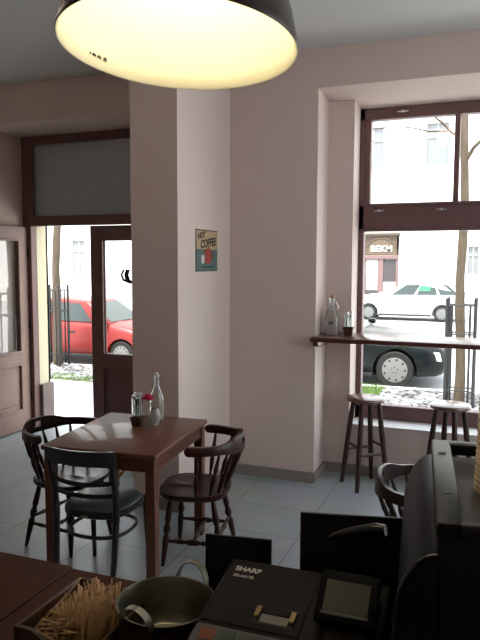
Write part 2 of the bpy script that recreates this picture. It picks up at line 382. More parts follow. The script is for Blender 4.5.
tree('bare tree trunk standing in the railing seen through the open doorway', -8.33, 11.0, .095, .10, 7,
     (([(-8.35, 11.0, 3.4), (-8.0, 10.9, 4.1), (-7.5, 10.8, 4.8)], .04), ([(-8.35, 11.0, 3.9), (-8.8, 10.9, 4.6), (-9.1, 10.8, 5.2)], .035)))
def guard(label, x, y, hx, hy, H):
    o = thing('tree_guard', label, 'railing', (x, y, SZ))
    for sx in (-1, 1):
        for sy in (-1, 1):
            p = MB(); p.tube([(sx*hx, sy*hy, -.05), (sx*hx, sy*hy, H)], .025, 10); p.sphere((sx*hx, sy*hy, H+.005), .032, 1); p.build('post', iron, o)
    for k, xx in enumerate((-.72, .62)):
        p = MB(); p.tube([(xx*hx, -hy, .06), (xx*hx, -hy, H-.08)], .014, 8); p.build('bar', iron, o)
        p = MB(); p.tube([(xx*hx, hy, .06), (xx*hx, hy, H-.08)], .014, 8); p.build('bar', iron, o)
    for z in (.28, H-.08, H-.5):
        p = MB()
        c = [(-hx, -hy, z), (hx, -hy, z), (hx, hy, z), (-hx, hy, z)]
        for a, b_ in zip(c, c[1:]+c[:1]): p.tube([a, b_], .012, 8)
        p.build('hoop', iron, o)
guard('black iron tree railing standing before the large window', -.395, 10.05, .195, .15, 1.62)
guard('black iron tree railing seen through the open doorway', -8.36, 11.0-.02, .225, .15, 1.66)

def car(name, label, cat, paint, x, y, face, L, Wd, wb, fo, st, gh, wheel_r, pane_split, hl=True, extra=None, slots=10, sticker=False, zoff=0):
    """x = front wheel centre (world), near side at y, face=+1 front towards +x. st: stations (s from front axle backwards, zbottom, ztop, halfwidth factor)"""
    o = thing(name, label, cat, (x, y+Wd/2, RZ), 0 if face > 0 else pi)
    hw = Wd/2
    t = bmesh.new(); rings = []
    for s, zb, zt, k in st:
        q = [(0, zb), (.80, zb), (.95, zb+.06), (1.0, zb+(zt-zb)*.45), (.985, zb+(zt-zb)*.72), (.93, zt-.035), (.86, zt), (0, zt+.03)]
        ring = [t.verts.new((-s, hw*k*u, z)) for u, z in q]+[t.verts.new((-s, -hw*k*u, z)) for u, z in q[-2:0:-1]]
        rings.append(ring)
    n = len(rings[0])
    for a, b_ in zip(rings, rings[1:]):
        for k in range(n): t.faces.new((a[k], a[(k+1) % n], b_[(k+1) % n], b_[k]))
    t.faces.new(rings[0][::-1]); t.faces.new(rings[-1])
    bmesh.ops.recalc_face_normals(t, faces=t.faces[:])
    bmesh.ops.subdivide_edges(t, edges=t.edges[:], cuts=1, use_grid_fill=True, smooth=.6)
    bmesh.ops.triangulate(t, faces=[f_ for f_ in t.faces if len(f_.verts) > 4])
    m = MB(); m.add(t)
    body = m.build('body', paint, o, 60)
    # wheel arches cut out of the body
    cut = MB()
    for s in (0, wb):
        for sy in (-1, 1):
            cut.lathe([(wheel_r+.055, -.26), (wheel_r+.055, .26)], 36, (-s, sy*hw, wheel_r), M4.Rotation(pi/2, 4, 'X'))
    co = cut.build('cutter', tyre, o)
    md = body.modifiers.new('arch', 'BOOLEAN'); md.operation = 'DIFFERENCE'; md.object = co; md.solver = 'EXACT'
    bpy.context.view_layer.update()
    me = bpy.data.meshes.new_from_object(body.evaluated_get(bpy.context.evaluated_depsgraph_get()))
    body.modifiers.clear(); body.data = me; me.materials.clear(); me.materials.append(paint)
    for p_ in me.polygons: p_.use_smooth = True; p_.material_index = 0
    me.set_sharp_from_angle(angle=rad(35))
    bpy.data.objects.remove(co)
    # cabin
    (a, za), (b, zb2), (c, zc), (d, zd) = gh
    wB, wT = hw*.90, hw*.70
    m = MB(); t = bmesh.new()
    P = [t.verts.new(v) for v in ((-a, wB, za), (-b, wT, zb2), (-c, wT, zc), (-d, wB, zd), (-a, -wB, za), (-b, -wT, zb2), (-c, -wT, zc), (-d, -wB, zd))]
    mid = [t.verts.new((-(b+c)/2, sy*wT*1.02, max(zb2, zc)+.035)) for sy in (1, -1)]
    t.faces.new((P[0], P[1], mid[0], P[2], P[3])); t.faces.new((P[4], P[7], P[6], mid[1], P[5])); t.faces.new((P[0], P[4], P[5], P[1])); t.faces.new((P[3], P[2], P[6], P[7]))
    t.faces.new((P[1], P[5], mid[1], mid[0])); t.faces.new((mid[0], mid[1], P[6], P[2])); t.faces.new((P[0], P[3], P[7], P[4]))
    bmesh.ops.recalc_face_normals(t, faces=t.faces[:])
    bmesh.ops.bevel(t, geom=t.edges[:], offset=.05, segments=3, affect='EDGES', profile=.6)
    m.add(t); m.build('cabin', paint, o, 50)
    def lerp(u, v):   # u along cabin, v height 0 belt..1 roof ; local x, z and side width
        x0 = a+(d-a)*u; z0 = za+(zd-za)*u; x1 = b+(c-b)*u; z1 = zb2+(zc-zb2)*u+.03*sin(pi*u)
        return -(x0+(x1-x0)*v), (wB+(wT-wB)*v), z0+(z1-z0)*v
    for u0, u1 in pane_split:
        for sy in (-1, 1):
            m = MB(); t = bmesh.new()
            cs = [lerp(u0, .06), lerp(u1, .06), lerp(u1, .86), lerp(u0, .86)]
            O1 = [t.verts.new((q[0], sy*(q[1]+.008), q[2])) for q in cs]; I1 = [t.verts.new((q[0], sy*(q[1]-.01), q[2])) for q in cs]
            t.faces.new(O1); t.faces.new(I1[::-1])
            for k in range(4): t.faces.new((O1[k], O1[(k+1) % 4], I1[(k+1) % 4], I1[k]))
            bmesh.ops.recalc_face_normals(t, faces=t.faces[:]); m.add(t); m.build('side_window', carglass, o, 0)
    for nm, (xa, z_a), (xb, z_b), sg in (('windscreen', (a, za), (b, zb2), 1), ('rear_window', (d, zd), (c, zc), -1)):
        m = MB(); t = bmesh.new()
        def pt(v, sy): 
            ww = (wB+(wT-wB)*v)*.88
            return (-(xa+(xb-xa)*v)+sg*.012, sy*ww, z_a+(z_b-z_a)*v+.012)
        O1 = [t.verts.new(q) for q in (pt(.08, -1), pt(.08, 1), pt(.9, 1), pt(.9, -1))]; I1 = [t.verts.new((v.co.x-sg*.03, v.co.y, v.co.z-.03)) for v in O1]
        t.faces.new(O1); t.faces.new(I1[::-1])
        for k in range(4): t.faces.new((O1[k], O1[(k+1) % 4], I1[(k+1) % 4], I1[k]))
        bmesh.ops.recalc_face_normals(t, faces=t.faces[:]); m.add(t); m.build(nm, carglass, o, 0)
    m = MB()
    for k in (-1, 1):
        m = MB(); m.tube([(-a+.03, k*.10, za+.015), (-a-.20, k*.10+.30, za+.10)], .008, 6); m.build('wiper', blackplas2, o)
    R = M4.Rotation(pi/2, 4, 'X')
    for s in (0, wb):
        for sy in (-1, 1):
            m = MB(); wr = wheel_r
            m.lathe([(wr*.64, -.095), (wr*.93, -.095), (wr, -.06), (wr, .06), (wr*.93, .095), (wr*.64, .095)], 36, (-s, sy*(hw-.10), wr), R)
            wo = m.build('wheel', tyre, o, 40)
            m = MB(); m.lathe([(wr*.69, -.008), (wr*.67, .012), (wr*.32, .022), (.0001, .026)], 32, (-s, sy*(hw-.012), wr), M4.Rotation(-sy*pi/2, 4, 'X'), cap1=False)
            nface = [len(m.bm.faces)]
            for k in range(slots):
                an = 2*pi*k/slots
                m.sphere((-s+cos(an)*wr*.54, sy*(hw+.003), wr+sin(an)*wr*.54), wr*.085, 1, (1, .12, 1))
            for k in range(5):
                an = 2*pi*k/5+.3
                m.sphere((-s+cos(an)*wr*.17, sy*(hw+.012), wr+sin(an)*wr*.17), wr*.04, 1, (1, .3, 1))
            ho = m.build('hubcap', hub, wo, 40); ho.data.materials.append(hubdark)
            for p_ in ho.data.polygons:
                if len(p_.vertices) == 3 and p_.index >= nface[0]: p_.material_index = 1
    for sy in (-1, 1):
        m = MB(); m.box((-a-.18, sy*(hw*.93), za+.03), (-a-.02, sy*(hw*.93+.14), za+.14), .03, seg=2); m.build('mirror', paint, o)
    for sy in (-1, 1):
        m = MB(); m.box((-(wb*.50)-.09, sy*(hw*.975), .735), (-(wb*.50)+.07, sy*(hw*.975+.032), .765), .01); m.build('door_handle', blackplas2 if paint is redpaint else paint, o)
    if hl:
        zt = st[1][2]
        for sy in (-1, 1):
            m = MB(); m.prism([(fo-.06, zt-.20), (fo-.10, zt-.05), (fo-.42, zt+.0), (fo-.46, zt-.06), (fo-.30, zt-.19)], sy*hw*.60, sy*(hw*.905), 'xz', .012); m.build('headlight', headl, o)
    for sy in (-1, 1):
        m = MB(); m.box((-wb+.40, sy*hw*1.002, .20), (-.40, sy*hw*.97, .26), .01); m.build('rocker', blackplas2, o)
    if sticker:
        q0, q1 = lerp(.44, .30), lerp(.60, .80)
        m = MB(); m.box((min(q0[0], q1[0]), hw*.815, q0[2]), (max(q0[0], q1[0]), hw*.835, q1[2]-.05), .003); m.build('green_sticker', greenst, o)
    return o
# dark estate car parked nose to the right outside the window
car('car', 'dark parked car with silver wheel covers, beyond the window stools', 'car', blackpaint, -1.57, 11.72, 1, 4.6, 1.76, 2.70, .86,
    [(-.86, .36, .62, .72), (-.80, .26, .72, .84), (-.55, .22, .80, .97), (0, .20, .90, 1.0), (.75, .20, .98, 1.0), (1.8, .20, .98, 1.0), (2.7, .22, 1.0, 1.0), (3.4, .28, 1.0, .95), (3.66, .38, .90, .82)],
    ((.62, .97), (1.42, 1.40), (2.75, 1.42), (3.5, .99)), .335, ((.16, .42), (.46, .70), (.73, .92)), slots=9)
car('car', 'white estate car parked across the street, facing left', 'car', whitepaint, -4.50, 25.6, -1, 4.5, 1.75, 2.78, .85,
    [(-.85, .36, .62, .74), (-.78, .26, .74, .86), (-.5, .22, .86, .97), (0, .20, .94, 1.0), (.6, .20, .99, 1.0), (1.8, .20, 1.0, 1.0), (2.78, .22, 1.02, 1.0), (3.4, .28, 1.03, .96), (3.62, .38, .96, .86)],
    ((.42, .97), (1.30, 1.46), (3.0, 1.48), (3.62, 1.02)), .315, ((.12, .40), (.43, .68), (.71, .93)), slots=9, sticker=True)
car('car', 'red hatchback parked at the kerb outside the doorway', 'car', redpaint, -7.27, 11.75, 1, 3.8, 1.64, 2.46, .66,
    [(-.66, .36, .60, .76), (-.60, .26, .70, .88), (-.35, .22, .79, .98), (0, .20, .87, 1.0), (.45, .20, .93, 1.0), (1.5, .20, .95, 1.0), (2.46, .22, .97, 1.0), (2.95, .28, .98, .96), (3.1, .38, .90, .88)],
    ((.30, .92), (.98, 1.40), (2.55, 1.41), (3.08, .97)), .29, ((.16, .52), (.56, .90)), slots=12)

# building opposite: facade with windows, shop front
bld = thing('apartment_building', 'pale rendered building across the street with an arched shopfront', 'building', (-8, 30, SZ))
m = MB(); m.box((-40, 0, 0), (30, 6, 16)); m.build('facade', bwhite, bld, 0)
m = MB(); m.box((-40, -.06, 0), (30, 0, .7)); m.build('base_course', bstone, bld, 0)
m = MB(); m.box((-40, -.18, 5.0), (30, 0, 5.25), .03); m.box((-40, -.3, 15.6), (30, 0, 16), .05); m.build('cornice', bwhite, bld)
def bwin(x, z0, z1, wd):
    x += 8; z0 -= SZ; z1 -= SZ
    m = MB(); t_ = .09
    m.box((x-wd/2-t_, -.08, z0-t_), (x-wd/2, .02, z1+t_), .01); m.box((x+wd/2, -.08, z0-t_), (x+wd/2+t_, .02, z1+t_), .01)
    m.box((x-wd/2-t_, -.1, z1), (x+wd/2+t_, .02, z1+t_*1.6), .01); m.box((x-wd/2-t_, -.12, z0-t_), (x+wd/2+t_, .02, z0), .01)
    m.box((x-.03, -.05, z0), (x+.03, .02, z1), .005); m.box((x-wd/2, -.05, z0+(z1-z0)*.66), (x+wd/2, .02, z0+(z1-z0)*.70), .005)
    fo_ = m.build('window', bframe, bld)
    m = MB(); m.box((x-wd/2, -.02, z0), (x+wd/2, .01, z1)); m.build('pane', bpane, fo_, 0)
bwin(-.78, 1.30, 2.45, .40)
for x, z0, z1, wd in ((-21.1, 1.1, 2.9, .75), (-25.0, 1.1, 2.9, .75), (-17.3, 1.1, 2.9, .75), (-13.5, 1.1, 2.9, .8),
                      (-5.2, 6.0, 7.8, .9), (-2.4, 6.0, 7.8, .9), (.4, 6.0, 7.8, .9), (3.2, 6.0, 7.8, .9), (-21.1, 6.0, 7.8, .9), (-17.3, 6.0, 7.8, .9), (-13.5, 6, 7.8, .9), (-9.5, 6, 7.8, .9), (4.6, 1.3, 2.9, .9),
                      (-5.2, 10.0, 11.8, .9), (-2.4, 10.0, 11.8, .9), (.4, 10, 11.8, .9), (-9.5, 10, 11.8, .9)):
    bwin(x, z0, z1, wd)
# shop front x -5.42..-3.80, top z 3.05
sx0, sx1 = -5.54+8, -3.96+8; cx = (sx0+sx1)/2; zt = 3.10-SZ
m = MB(); m.box((sx0-.04, -.14, zt-.12), (sx1+.06, 0, zt), .015); m.box((sx0, -.05, 0), (sx0+.08, 0, zt-.1)); m.box((sx1-.08, -.05, 0), (sx1, 0, zt-.1)); m.box((sx0, -.05, zt-1.05), (sx1, 0, zt-.1))
sf = m.build('shop_front', shopbrown, bld)
arc = [(cx-.70, zt-.98), (cx+.70, zt-.98)]+[(cx+.70*cos(k*pi/20), zt-.98+.72*sin(k*pi/20)) for k in range(1, 20)]
m = MB(); m.prism(arc, -.075, -.03, 'xz'); m.build('arch_field', shopgold, sf, 0)
m = MB(); m.tube([(cx+.72*cos(k*pi/24), -.07, zt-.98+.74*sin(k*pi/24)) for k in range(25)], .035, 8); m.build('arch_moulding', shopbrown, sf)
text_mesh('lettering', 'BEKM', .40, bframe, sf, M4.Translation((cx+.02, -.085, zt-.72)) @ M4.Rotation(pi/2, 4, 'X'), .01, .012)
m = MB(); m.box((sx0, -.12, zt-1.18), (sx1, 0, zt-1.0), .02); m.box((sx0+.02, -.09, 0), (sx0+.12, 0, zt-1.15), .01); m.box((cx-.12, -.09, 0), (cx+.12, 0, zt-1.15), .02); m.box((sx1-.1, -.09, 0), (sx1, 0, zt-1.15), .01); m.build('shop_woodwork', shopred, sf)
m = MB(); m.box((sx0+.12, -.05, .9), (cx-.12, -.02, zt-1.2), .01); m.build('shop_blind', shoppale, sf)
m = MB(); m.box((sx0+.12, -.06, 0), (cx-.12, -.02, .9), .01); m.build('door_panel', shopdark, sf)
m = MB(); m.box((cx+.12, -.05, 1.30), (sx1-.08, -.02, zt-1.2), .01); m.build('shop_window', shopdark, sf)
m = MB(); m.box((cx+.16, -.075, .62), (sx1-.1, -.02, 1.22), .01); m.build('shop_poster', shoppale, sf)

# ------------------------------------------------------------------ shelf under the window + stools
sh = thing('window_bar', 'dark red-brown bar shelf running along the large window', 'shelf', (0, 0, 0))
m = MB(); m.box((-1.29, 4.80, 1.150), (1.98, 5.25, 1.186), .004, seg=2); m.build('shelf_board', shelfw, sh)
for x in (-1.272, .2, 1.94):
    if x < 0: m = MB(); m.prism([(4.815, 1.15), (5.24, 1.15), (5.24, 1.10), (4.90, 1.10), (4.83, 1.118)], x, x+.045, 'yz', .003); m.build('bracket', shelfw, sh)
    elif x > 1: m = MB(); m.box((x, 4.85, 1.115), (x+.035, 5.24, 1.15), .004); m.build('bracket', shelfw, sh)

ST_H = .712
def make_stool(label, loc, rz):
    o = thing('bar_stool', label, 'stool', loc, rz, 'wooden bar stools under the window bar')
    m = MB(); m.lathe([(.0001, ST_H-.036), (.125, ST_H-.036), (.142, ST_H-.03), (.150, ST_H-.018), (.148, ST_H-.006), (.140, ST_H), (.0001, ST_H-.002)], 40, cap0=False, cap1=False); m.build('seat', stooltop, o)
    top, bot = .085, .170
    L = []
    for k in range(4):
        a = pi/4+k*pi/2
        p0, p1 = V((bot*1.41*cos(a)*.78, bot*1.41*sin(a)*.78, 0)), V((top*1.2*cos(a), top*1.2*sin(a), ST_H-.03)); L.append((p0, p1))
        m = MB(); m.tube([p0, p0.lerp(p1, .35), p0.lerp(p1, .7), p1], [.017, .021, .021, .018], 12); m.build('leg', stoolw, o)
    for k in range(4):
        hgt = .35 if k % 2 else .29
        a, b_ = L[k], L[(k+1) % 4]
        q0, q1 = a[0].lerp(a[1], hgt/ST_H), b_[0].lerp(b_[1], hgt/ST_H)
        m = MB(); m.tube([q0, q0.lerp(q1, .5), q1], [.010, .013, .010], 10); m.build('stretcher', stoolw, o)
    return o
st1 = make_stool('round wooden bar stool nearest the wall, in the corner of the niche', (-.885, 5.01, 0), pi/4-.12)
dup(st1, (-.255, 4.99, 0), pi/4+.35, 'round wooden bar stool right of the other, partly behind the paper cups')

# ------------------------------------------------------------------ table
TB = thing('dining_table', 'square-legged brown wooden table beside the pillar', 'table', (-1.985, 3.30, 0), rad(5))
tw, td = .345, .412
m = MB(); m.box((-tw, -td, .722), (tw, td, .75), .006, seg=2); m.build('tabletop', tablew, TB)
for sx in (-1, 1):
    for sy in (-1, 1):
        m = MB(); m.box((sx*(tw-.012), sy*(td-.012), 0), (sx*(tw-.068), sy*(td-.068), .722), .004); m.build('leg', tablew, TB)
for a, b_ in (((-tw+.06, -td+.022, .645), (tw-.06, -td+.044, .722)), ((-tw+.06, td-.044, .645), (tw-.06, td-.022, .722)), ((-tw+.022, -td+.06, .645), (-tw+.044, td-.06, .722)), ((tw-.044, -td+.06, .645), (tw-.022, td-.06, .722))):
    m = MB(); m.box(a, b_, .003); m.build('apron', tablew, TB)

# ------------------------------------------------------------------ turned captain chairs
def turned(p0, p1, r, prof, n=10):
    p0, p1 = V(p0), V(p1)
    m = MB(); m.tube([p0.lerp(p1, t_) for t_, k in prof], [r*k for t_, k in prof], n); return m
LEGP = ((0, .62), (.05, .72), (.25, 1.0), (.40, 1.18), (.44, .80), (.465, .80), (.50, 1.22), (.55, 1.28), (.60, .85), (.63, .85), (.66, 1.15), (.80, 1.05), (1, .75))
SPP = ((0, .62), (.12, .75), (.28, 1.25), (.38, 1.4), (.46, 1.1), (.5, .75), (.53, .75), (.56, 1.1), (.64, 1.3), (.78, 1.0), (1, .62))
STP = ((0, .6), (.15, .8), (.30, 1.1), (.36, .75), (.42, 1.25), (.5, 1.4), (.58, 1.25), (.64, .75), (.70, 1.1), (.85, .8), (1, .6))
SEATZ, RAILZ = .435, .745
def make_captain(label, loc, rz, wm):
    o = thing('captain_chair', label, 'chair', loc, rz, 'captain chairs with curved backs')
    # saddle seat: facing +x
    t = bmesh.new(); nr, na = 8, 40
    def outline(a):
        x, y = cos(a), sin(a)
        k = (abs(x)**3.0+abs(y)**3.0)**(-1/3.0)
        return .205*x*k+.025, (.212+.012*x)*y*k
    ctr = t.verts.new((0, 0, SEATZ-.012)); rings = []
    for i in range(1, nr+1):
        u = i/nr; ring = []
        for k in range(na):
            a = 2*pi*k/na; x, y = outline(a)
            z = SEATZ-.014*(1-u**3)+.012*(1 if x > .05 else 0)*math.exp(-(y/.05)**2)*u*(1-u)*3
            if i == nr: z -= .006
            ring.append(t.verts.new((x*u, y*u, z)))
        rings.append(ring)
    low = [t.verts.new((outline(2*pi*k/na)[0]*.995, outline(2*pi*k/na)[1]*.995, SEATZ-.028)) for k in range(na)]
    low2 = [t.verts.new((outline(2*pi*k/na)[0]*.93, outline(2*pi*k/na)[1]*.93, SEATZ-.042)) for k in range(na)]
    rings += [low, low2]
    for k in range(na): t.faces.new((ctr, rings[0][k], rings[0][(k+1) % na]))
    for a, b_ in zip(rings, rings[1:]):
        for k in range(na): t.faces.new((a[k], a[(k+1) % na], b_[(k+1) % na], b_[k]))
    t.faces.new(low2[::-1])
    m = MB(); m.add(t); m.build('seat', wm, o, 50)
    feet = []
    for sx in (-1, 1):
        for sy in (-1, 1):
            p0 = V((sx*.18+.0, sy*.19, 0)); p1 = V((sx*.125+.02, sy*.135, SEATZ-.035)); feet.append((p0, p1))
            turned(p0, p1, .0165, LEGP, 12).build('leg', wm, o, 60)
    mids = []
    for i, j in ((0, 2), (1, 3)):
        q0 = feet[i][0].lerp(feet[i][1], .36); q1 = feet[j][0].lerp(feet[j][1], .36); mids.append((q0+q1)/2)
        turned(q0, q1, .0125, STP).build('stretcher', wm, o, 60)
    turned(mids[0], mids[1], .0125, STP).build('stretcher', wm, o, 60)
    q0 = feet[0][0].lerp(feet[0][1], .46); q1 = feet[1][0].lerp(feet[1][1], .46); turned(q0, q1, .0115, STP).build('stretcher', wm, o, 60)
    # curved rail: path from one arm end round the back to the other
    def path(u):        # u -1..1
        a = u*rad(92); x = -.258*cos(a); y = .262*sin(a)
        if abs(u) > .8: x += (abs(u)-.8)*.10
        return x, y
    def rz_(u):         # bottom, top heights
        c = math.exp(-(u/.40)**4)
        return RAILZ-.062-.016*c, RAILZ-.012+.032*c
    N = 64; t = bmesh.new(); G = {}
    rows = (0, .36, .74, 1)
    for i in range(N+1):
        u = -1+2*i/N; x, y = path(u); x2, y2 = path(min(1, u+.01)); x1, y1 = path(max(-1, u-.01))
        d = V((x2-x1, y2-y1, 0)).normalized(); nrm = V((d.y, -d.x, 0))
        th = .026+.022*max(0, abs(u)-.6)/.4; e = 1.0
        if abs(u) > .95: e = math.sqrt(max(.05, 1-((abs(u)-.95)/.055)**2))
        zb, zt_ = rz_(u); zc = (zb+zt_)/2
        lean = .30*nrm*1
        for j, v in enumerate(rows):
            z = zc+((zb+(zt_-zb)*v)-zc)*e
            ins = .75 if j in (0, 3) else 1.
            off = nrm*((z-zb)*.12)
            for k, s in enumerate((-1, 1)):
                G[i, j, k] = t.verts.new(V((x, y, z))+off+nrm*s*th/2*e*ins)
    cells = {(i, j) for i in range(N) for j in range(3)}
    for i in range(N):
        u = -1+2*(i+.5)/N
        if abs(u) < .085: cells.discard((i, 1))
    for (i, j) in cells:
        t.faces.new((G[i, j, 0], G[i+1, j, 0], G[i+1, j+1, 0], G[i, j+1, 0])); t.faces.new((G[i, j, 1], G[i, j+1, 1], G[i+1, j+1, 1], G[i+1, j, 1]))
        for di, dj, e_ in ((0, -1, ((i, j), (i+1, j))), (0, 1, ((i, j+1), (i+1, j+1))), (-1, 0, ((i, j), (i, j+1))), (1, 0, ((i+1, j), (i+1, j+1)))):
            if (i+di, j+dj) not in cells:
                (a, b_) = e_; t.faces.new((G[a[0], a[1], 0], G[b_[0], b_[1], 0], G[b_[0], b_[1], 1], G[a[0], a[1], 1]))
    bmesh.ops.recalc_face_normals(t, faces=t.faces[:])
    m = MB(); m.add(t); m.build('back_rail', wm, o, 50)
    for u in (-.86, -.56, -.34, -.115, .115, .34, .56, .86):
        x, y = path(u); zb = rz_(u)[0]
        sx, sy = x*.62+.01, y*.74
        turned((sx, sy, SEATZ-.02), (x, y, zb+.008), .0105, SPP).build('spindle', wm, o, 60)
    return o
ch = make_captain('dark wooden captain chair at the left side of the table, nearest the open door', (-2.445, 3.31, 0), -.10, darkw)
dup(ch, (-.225, 3.10, 0), -.05, 'dark wooden captain chair alone by the bar, half behind the coffee machine')
ch2 = make_captain('reddish dark captain chair at the right side of the table', (-1.585, 3.43, 0), pi+.20, redw)

# ------------------------------------------------------------------ bentwood chair (front)
bc = thing('bistro_chair', 'black ladder-back chair with padded seat at the near end of the table', 'chair', (-1.97, 2.985, 0), rad(4))
SZB = .45
def sq(a, r, e=3.): 
    x, y = cos(a), sin(a); k = (abs(x)**e+abs(y)**e)**(-1/e); return r*x*k, r*y*k
t = MB()
prof = [(.0, SZB+.022), (.5, SZB+.020), (.8, SZB+.014), (.93, SZB+.004), (.97, SZB-.006), (.96, SZB-.012), (.0, SZB-.012)]
def seatloft(prof, R=.196):
    tt = bmesh.new(); rings = []; na = 40
    for k_, z in prof:
        if k_ == 0: rings.append([tt.verts.new((0, 0, z))]); continue
        rings.append([tt.verts.new((sq(2*pi*i/na, R*k_)[0]*(1+.06*sin(2*pi*i/na)), sq(2*pi*i/na, R*k_)[1], z)) for i in range(na)])
    for a, b_ in zip(rings, rings[1:]):
        for i in range(na):
            j = (i+1) % na
            if len(a) == 1: tt.faces.new((a[0], b_[i], b_[j]))
            elif len(b_) == 1: tt.faces.new((a[i], b_[0], a[j]))
            else: tt.faces.new((a[i], b_[i], b_[j], a[j]))
    return tt
t.add(seatloft(prof)); t.build('seat_pad', leather, bc, 50)
t = MB(); t.add(seatloft([(0, SZB-.010), (.96, SZB-.010), (1.0, SZB-.016), (1.0, SZB-.040), (.96, SZB-.046), (0, SZB-.046)])); t.build('seat_frame', blackw, bc, 50)
def backcurve(y0, yc, n=13, hw_=.19):
    return [(hw_*(2*i/(n-1)-1), y0-yc*(1-(2*i/(n-1)-1)**2)) for i in range(n)]
posts = []
for sx in (-1, 1):
    m = MB(); pts = [(sx*.165, -.235, 0), (sx*.172, -.205, .22), (sx*.178, -.19, SZB-.02), (sx*.181, -.20, .58), (sx*.184, -.228, .70), (sx*.187, -.25, .795)]
    m.tube(pts, [.013, .016, .0185, .0175, .016, .012], 12); m.build('rear_leg', blackw, bc)
    m = MB(); m.tube([(sx*.172, .172, SZB-.02), (sx*.176, .185, .2), (sx*.18, .2, 0)], [.019, .016, .012], 12); m.build('front_leg', blackw, bc)
def slat(z0, z1, y0, yc, hw_, th=.014, tilt=.0, name='back_slat', drop=0.):
    n = 21; tt = bmesh.new(); R_ = []
    for i in range(n):
        s = 2*i/(n-1)-1; x = hw_*s; y = y0-yc*(1-s*s); dz = -drop*(1-s*s)
        R_.append([tt.verts.new(v) for v in ((x, y-th/2, z0+dz), (x, y+th/2, z0+dz), (x, y+th/2-tilt, z1+dz), (x, y-th/2-tilt, z1+dz))])
    for a, b_ in zip(R_, R_[1:]):
        for k in range(4): tt.faces.new((a[k], a[(k+1) % 4], b_[(k+1) % 4], b_[k]))
    tt.faces.new(R_[0][::-1]); tt.faces.new(R_[-1])
    bmesh.ops.recalc_face_normals(tt, faces=tt.faces[:])
    bmesh.ops.bevel(tt, geom=[e for e in tt.edges if e.calc_face_angle(0) > .6], offset=.004, segments=2, affect='EDGES')
    m = MB(); m.add(tt); return m.build(name, blackw, bc)
slat(.715, .802, -.228, .045, .205, .020, .022, 'top_rail')
slat(.612, .638, -.212, .035, .18, .014, .004, drop=.014)
slat(.540, .564, -.196, .030, .178, .014, .003, drop=.010)
m = MB(); na = 32
ringpts = [(sq(2*pi*i/na, .172, 2.6)[0], sq(2*pi*i/na, .172, 2.6)[1]-.01, .30) for i in range(na+1)]
m.tube(ringpts, .0105, 8, caps=False); m.build('leg_ring', blackw, bc)
m = MB(); m.box((-.02, -.214, SZB-.034), (.02, -.204, SZB-.022), .003); m.build('maker_plate', steel, bc)

# ------------------------------------------------------------------ coat stand behind the pillar
cs = thing('coat_stand', 'bentwood coat stand mostly hidden behind the pillar', 'coat stand', (-2.575, 4.42, 0))
m = MB(); m.tube([(0, 0, .05), (0, 0, 1.78)], [.022, .02], 12); m.sphere((0, 0, 1.80), .03, 2); m.build('pole', tanwood, cs)
for k in range(4):
    a = rad(45)+k*pi/2; d = V((cos(a), sin(a), 0))
    m = MB(); m.tube([V((0, 0, .32)), d*.05+V((0, 0, .20)), d*.16+V((0, 0, .08)), d*.25+V((0, 0, .018))], [.014, .015, .014, .013], 10); m.build('foot', tanwood, cs)
for a in (rad(172), rad(212), rad(262), rad(317), rad(2), rad(47), rad(92), rad(132)):
    d = V((cos(a), sin(a), 0))
    m = MB(); m.tube([V((0, 0, 1.60)), d*.06+V((0, 0, 1.60)), d*.11+V((0, 0, 1.62)), d*.125+V((0, 0, 1.66)), d*.105+V((0, 0, 1.70))], [.011, .011, .011, .010, .009], 8); m.build('hook', iron, cs)  # hooks of the wooden stand, their backlit look put into a dark colour

# ------------------------------------------------------------------ tin coffee sign on the pillar side (face +x at x=-2.0)
sg = thing('tin_sign', 'small tin sign reading HOT COFFEE on the pillar side', 'sign', (-2.0, 4.45, 1.845))
# local: y along the wall (-.197..+.197), z up, x out
m = MB(); m.box((0, -.197, -.154), (.004, .197, .154), .0015); m.build('plate', signedge, sg)
m = MB(); m.box((.003, -.188, -.146), (.0055, .188, .146)); up_ = m.build('upper_field', cream, sg, 0)
m = MB(); m.box((.004, -.188, -.146), (.0065, .188, .010)); m.build('lower_field', teal, sg, 0)
RX = M4(((0, 0, 1, 0), (1, 0, 0, 0), (0, 1, 0, 0), (0, 0, 0, 1)))   # text x->y, y->z, normal->x
text_mesh('lettering', 'HOT', .060, signdark, sg, M4.Translation((.0075, -.105, .108)) @ RX @ M4.Rotation(rad(8), 4, 'Z'), .0005, .002, shear=.2)
text_mesh('lettering', 'COFFEE', .082, signdark, sg, M4.Translation((.0075, .015, .055)) @ RX @ M4.Rotation(rad(6), 4, 'Z'), .0005, .0025, shear=.25)
m = MB(); m.prism([(-.035, -.095), (.055, -.095), (.07, -.08), (.05, -.01), (.055, .01), (.03, .022), (.015, .035), (.005, .022), (-.02, .012), (-.015, -.005), (-.05, .012), (-.055, .0), (-.035, -.03), (-.045, -.075)], .0065, .0085, 'yz'); m.build('coffee_pot', potred, sg, 0)
m = MB(); m.tube([(.0075, .048, -.005), (.0075, .085, -.005), (.0075, .088, -.04), (.0075, .062, -.07)], .006, 6); m.build('pot_handle', potred, sg)
m = MB(); m.prism([(-.105, -.095), (-.06, -.095), (-.052, -.035), (-.112, -.035)], .0065, .0085, 'yz'); m.build('cup', cupwhite, sg, 0)
m = MB()
for k in range(14): m.box((.0065, -.11+k*.016, -.128), (.0075, -.10+k*.016, -.116))
m.build('small_print', signdark, sg, 0)

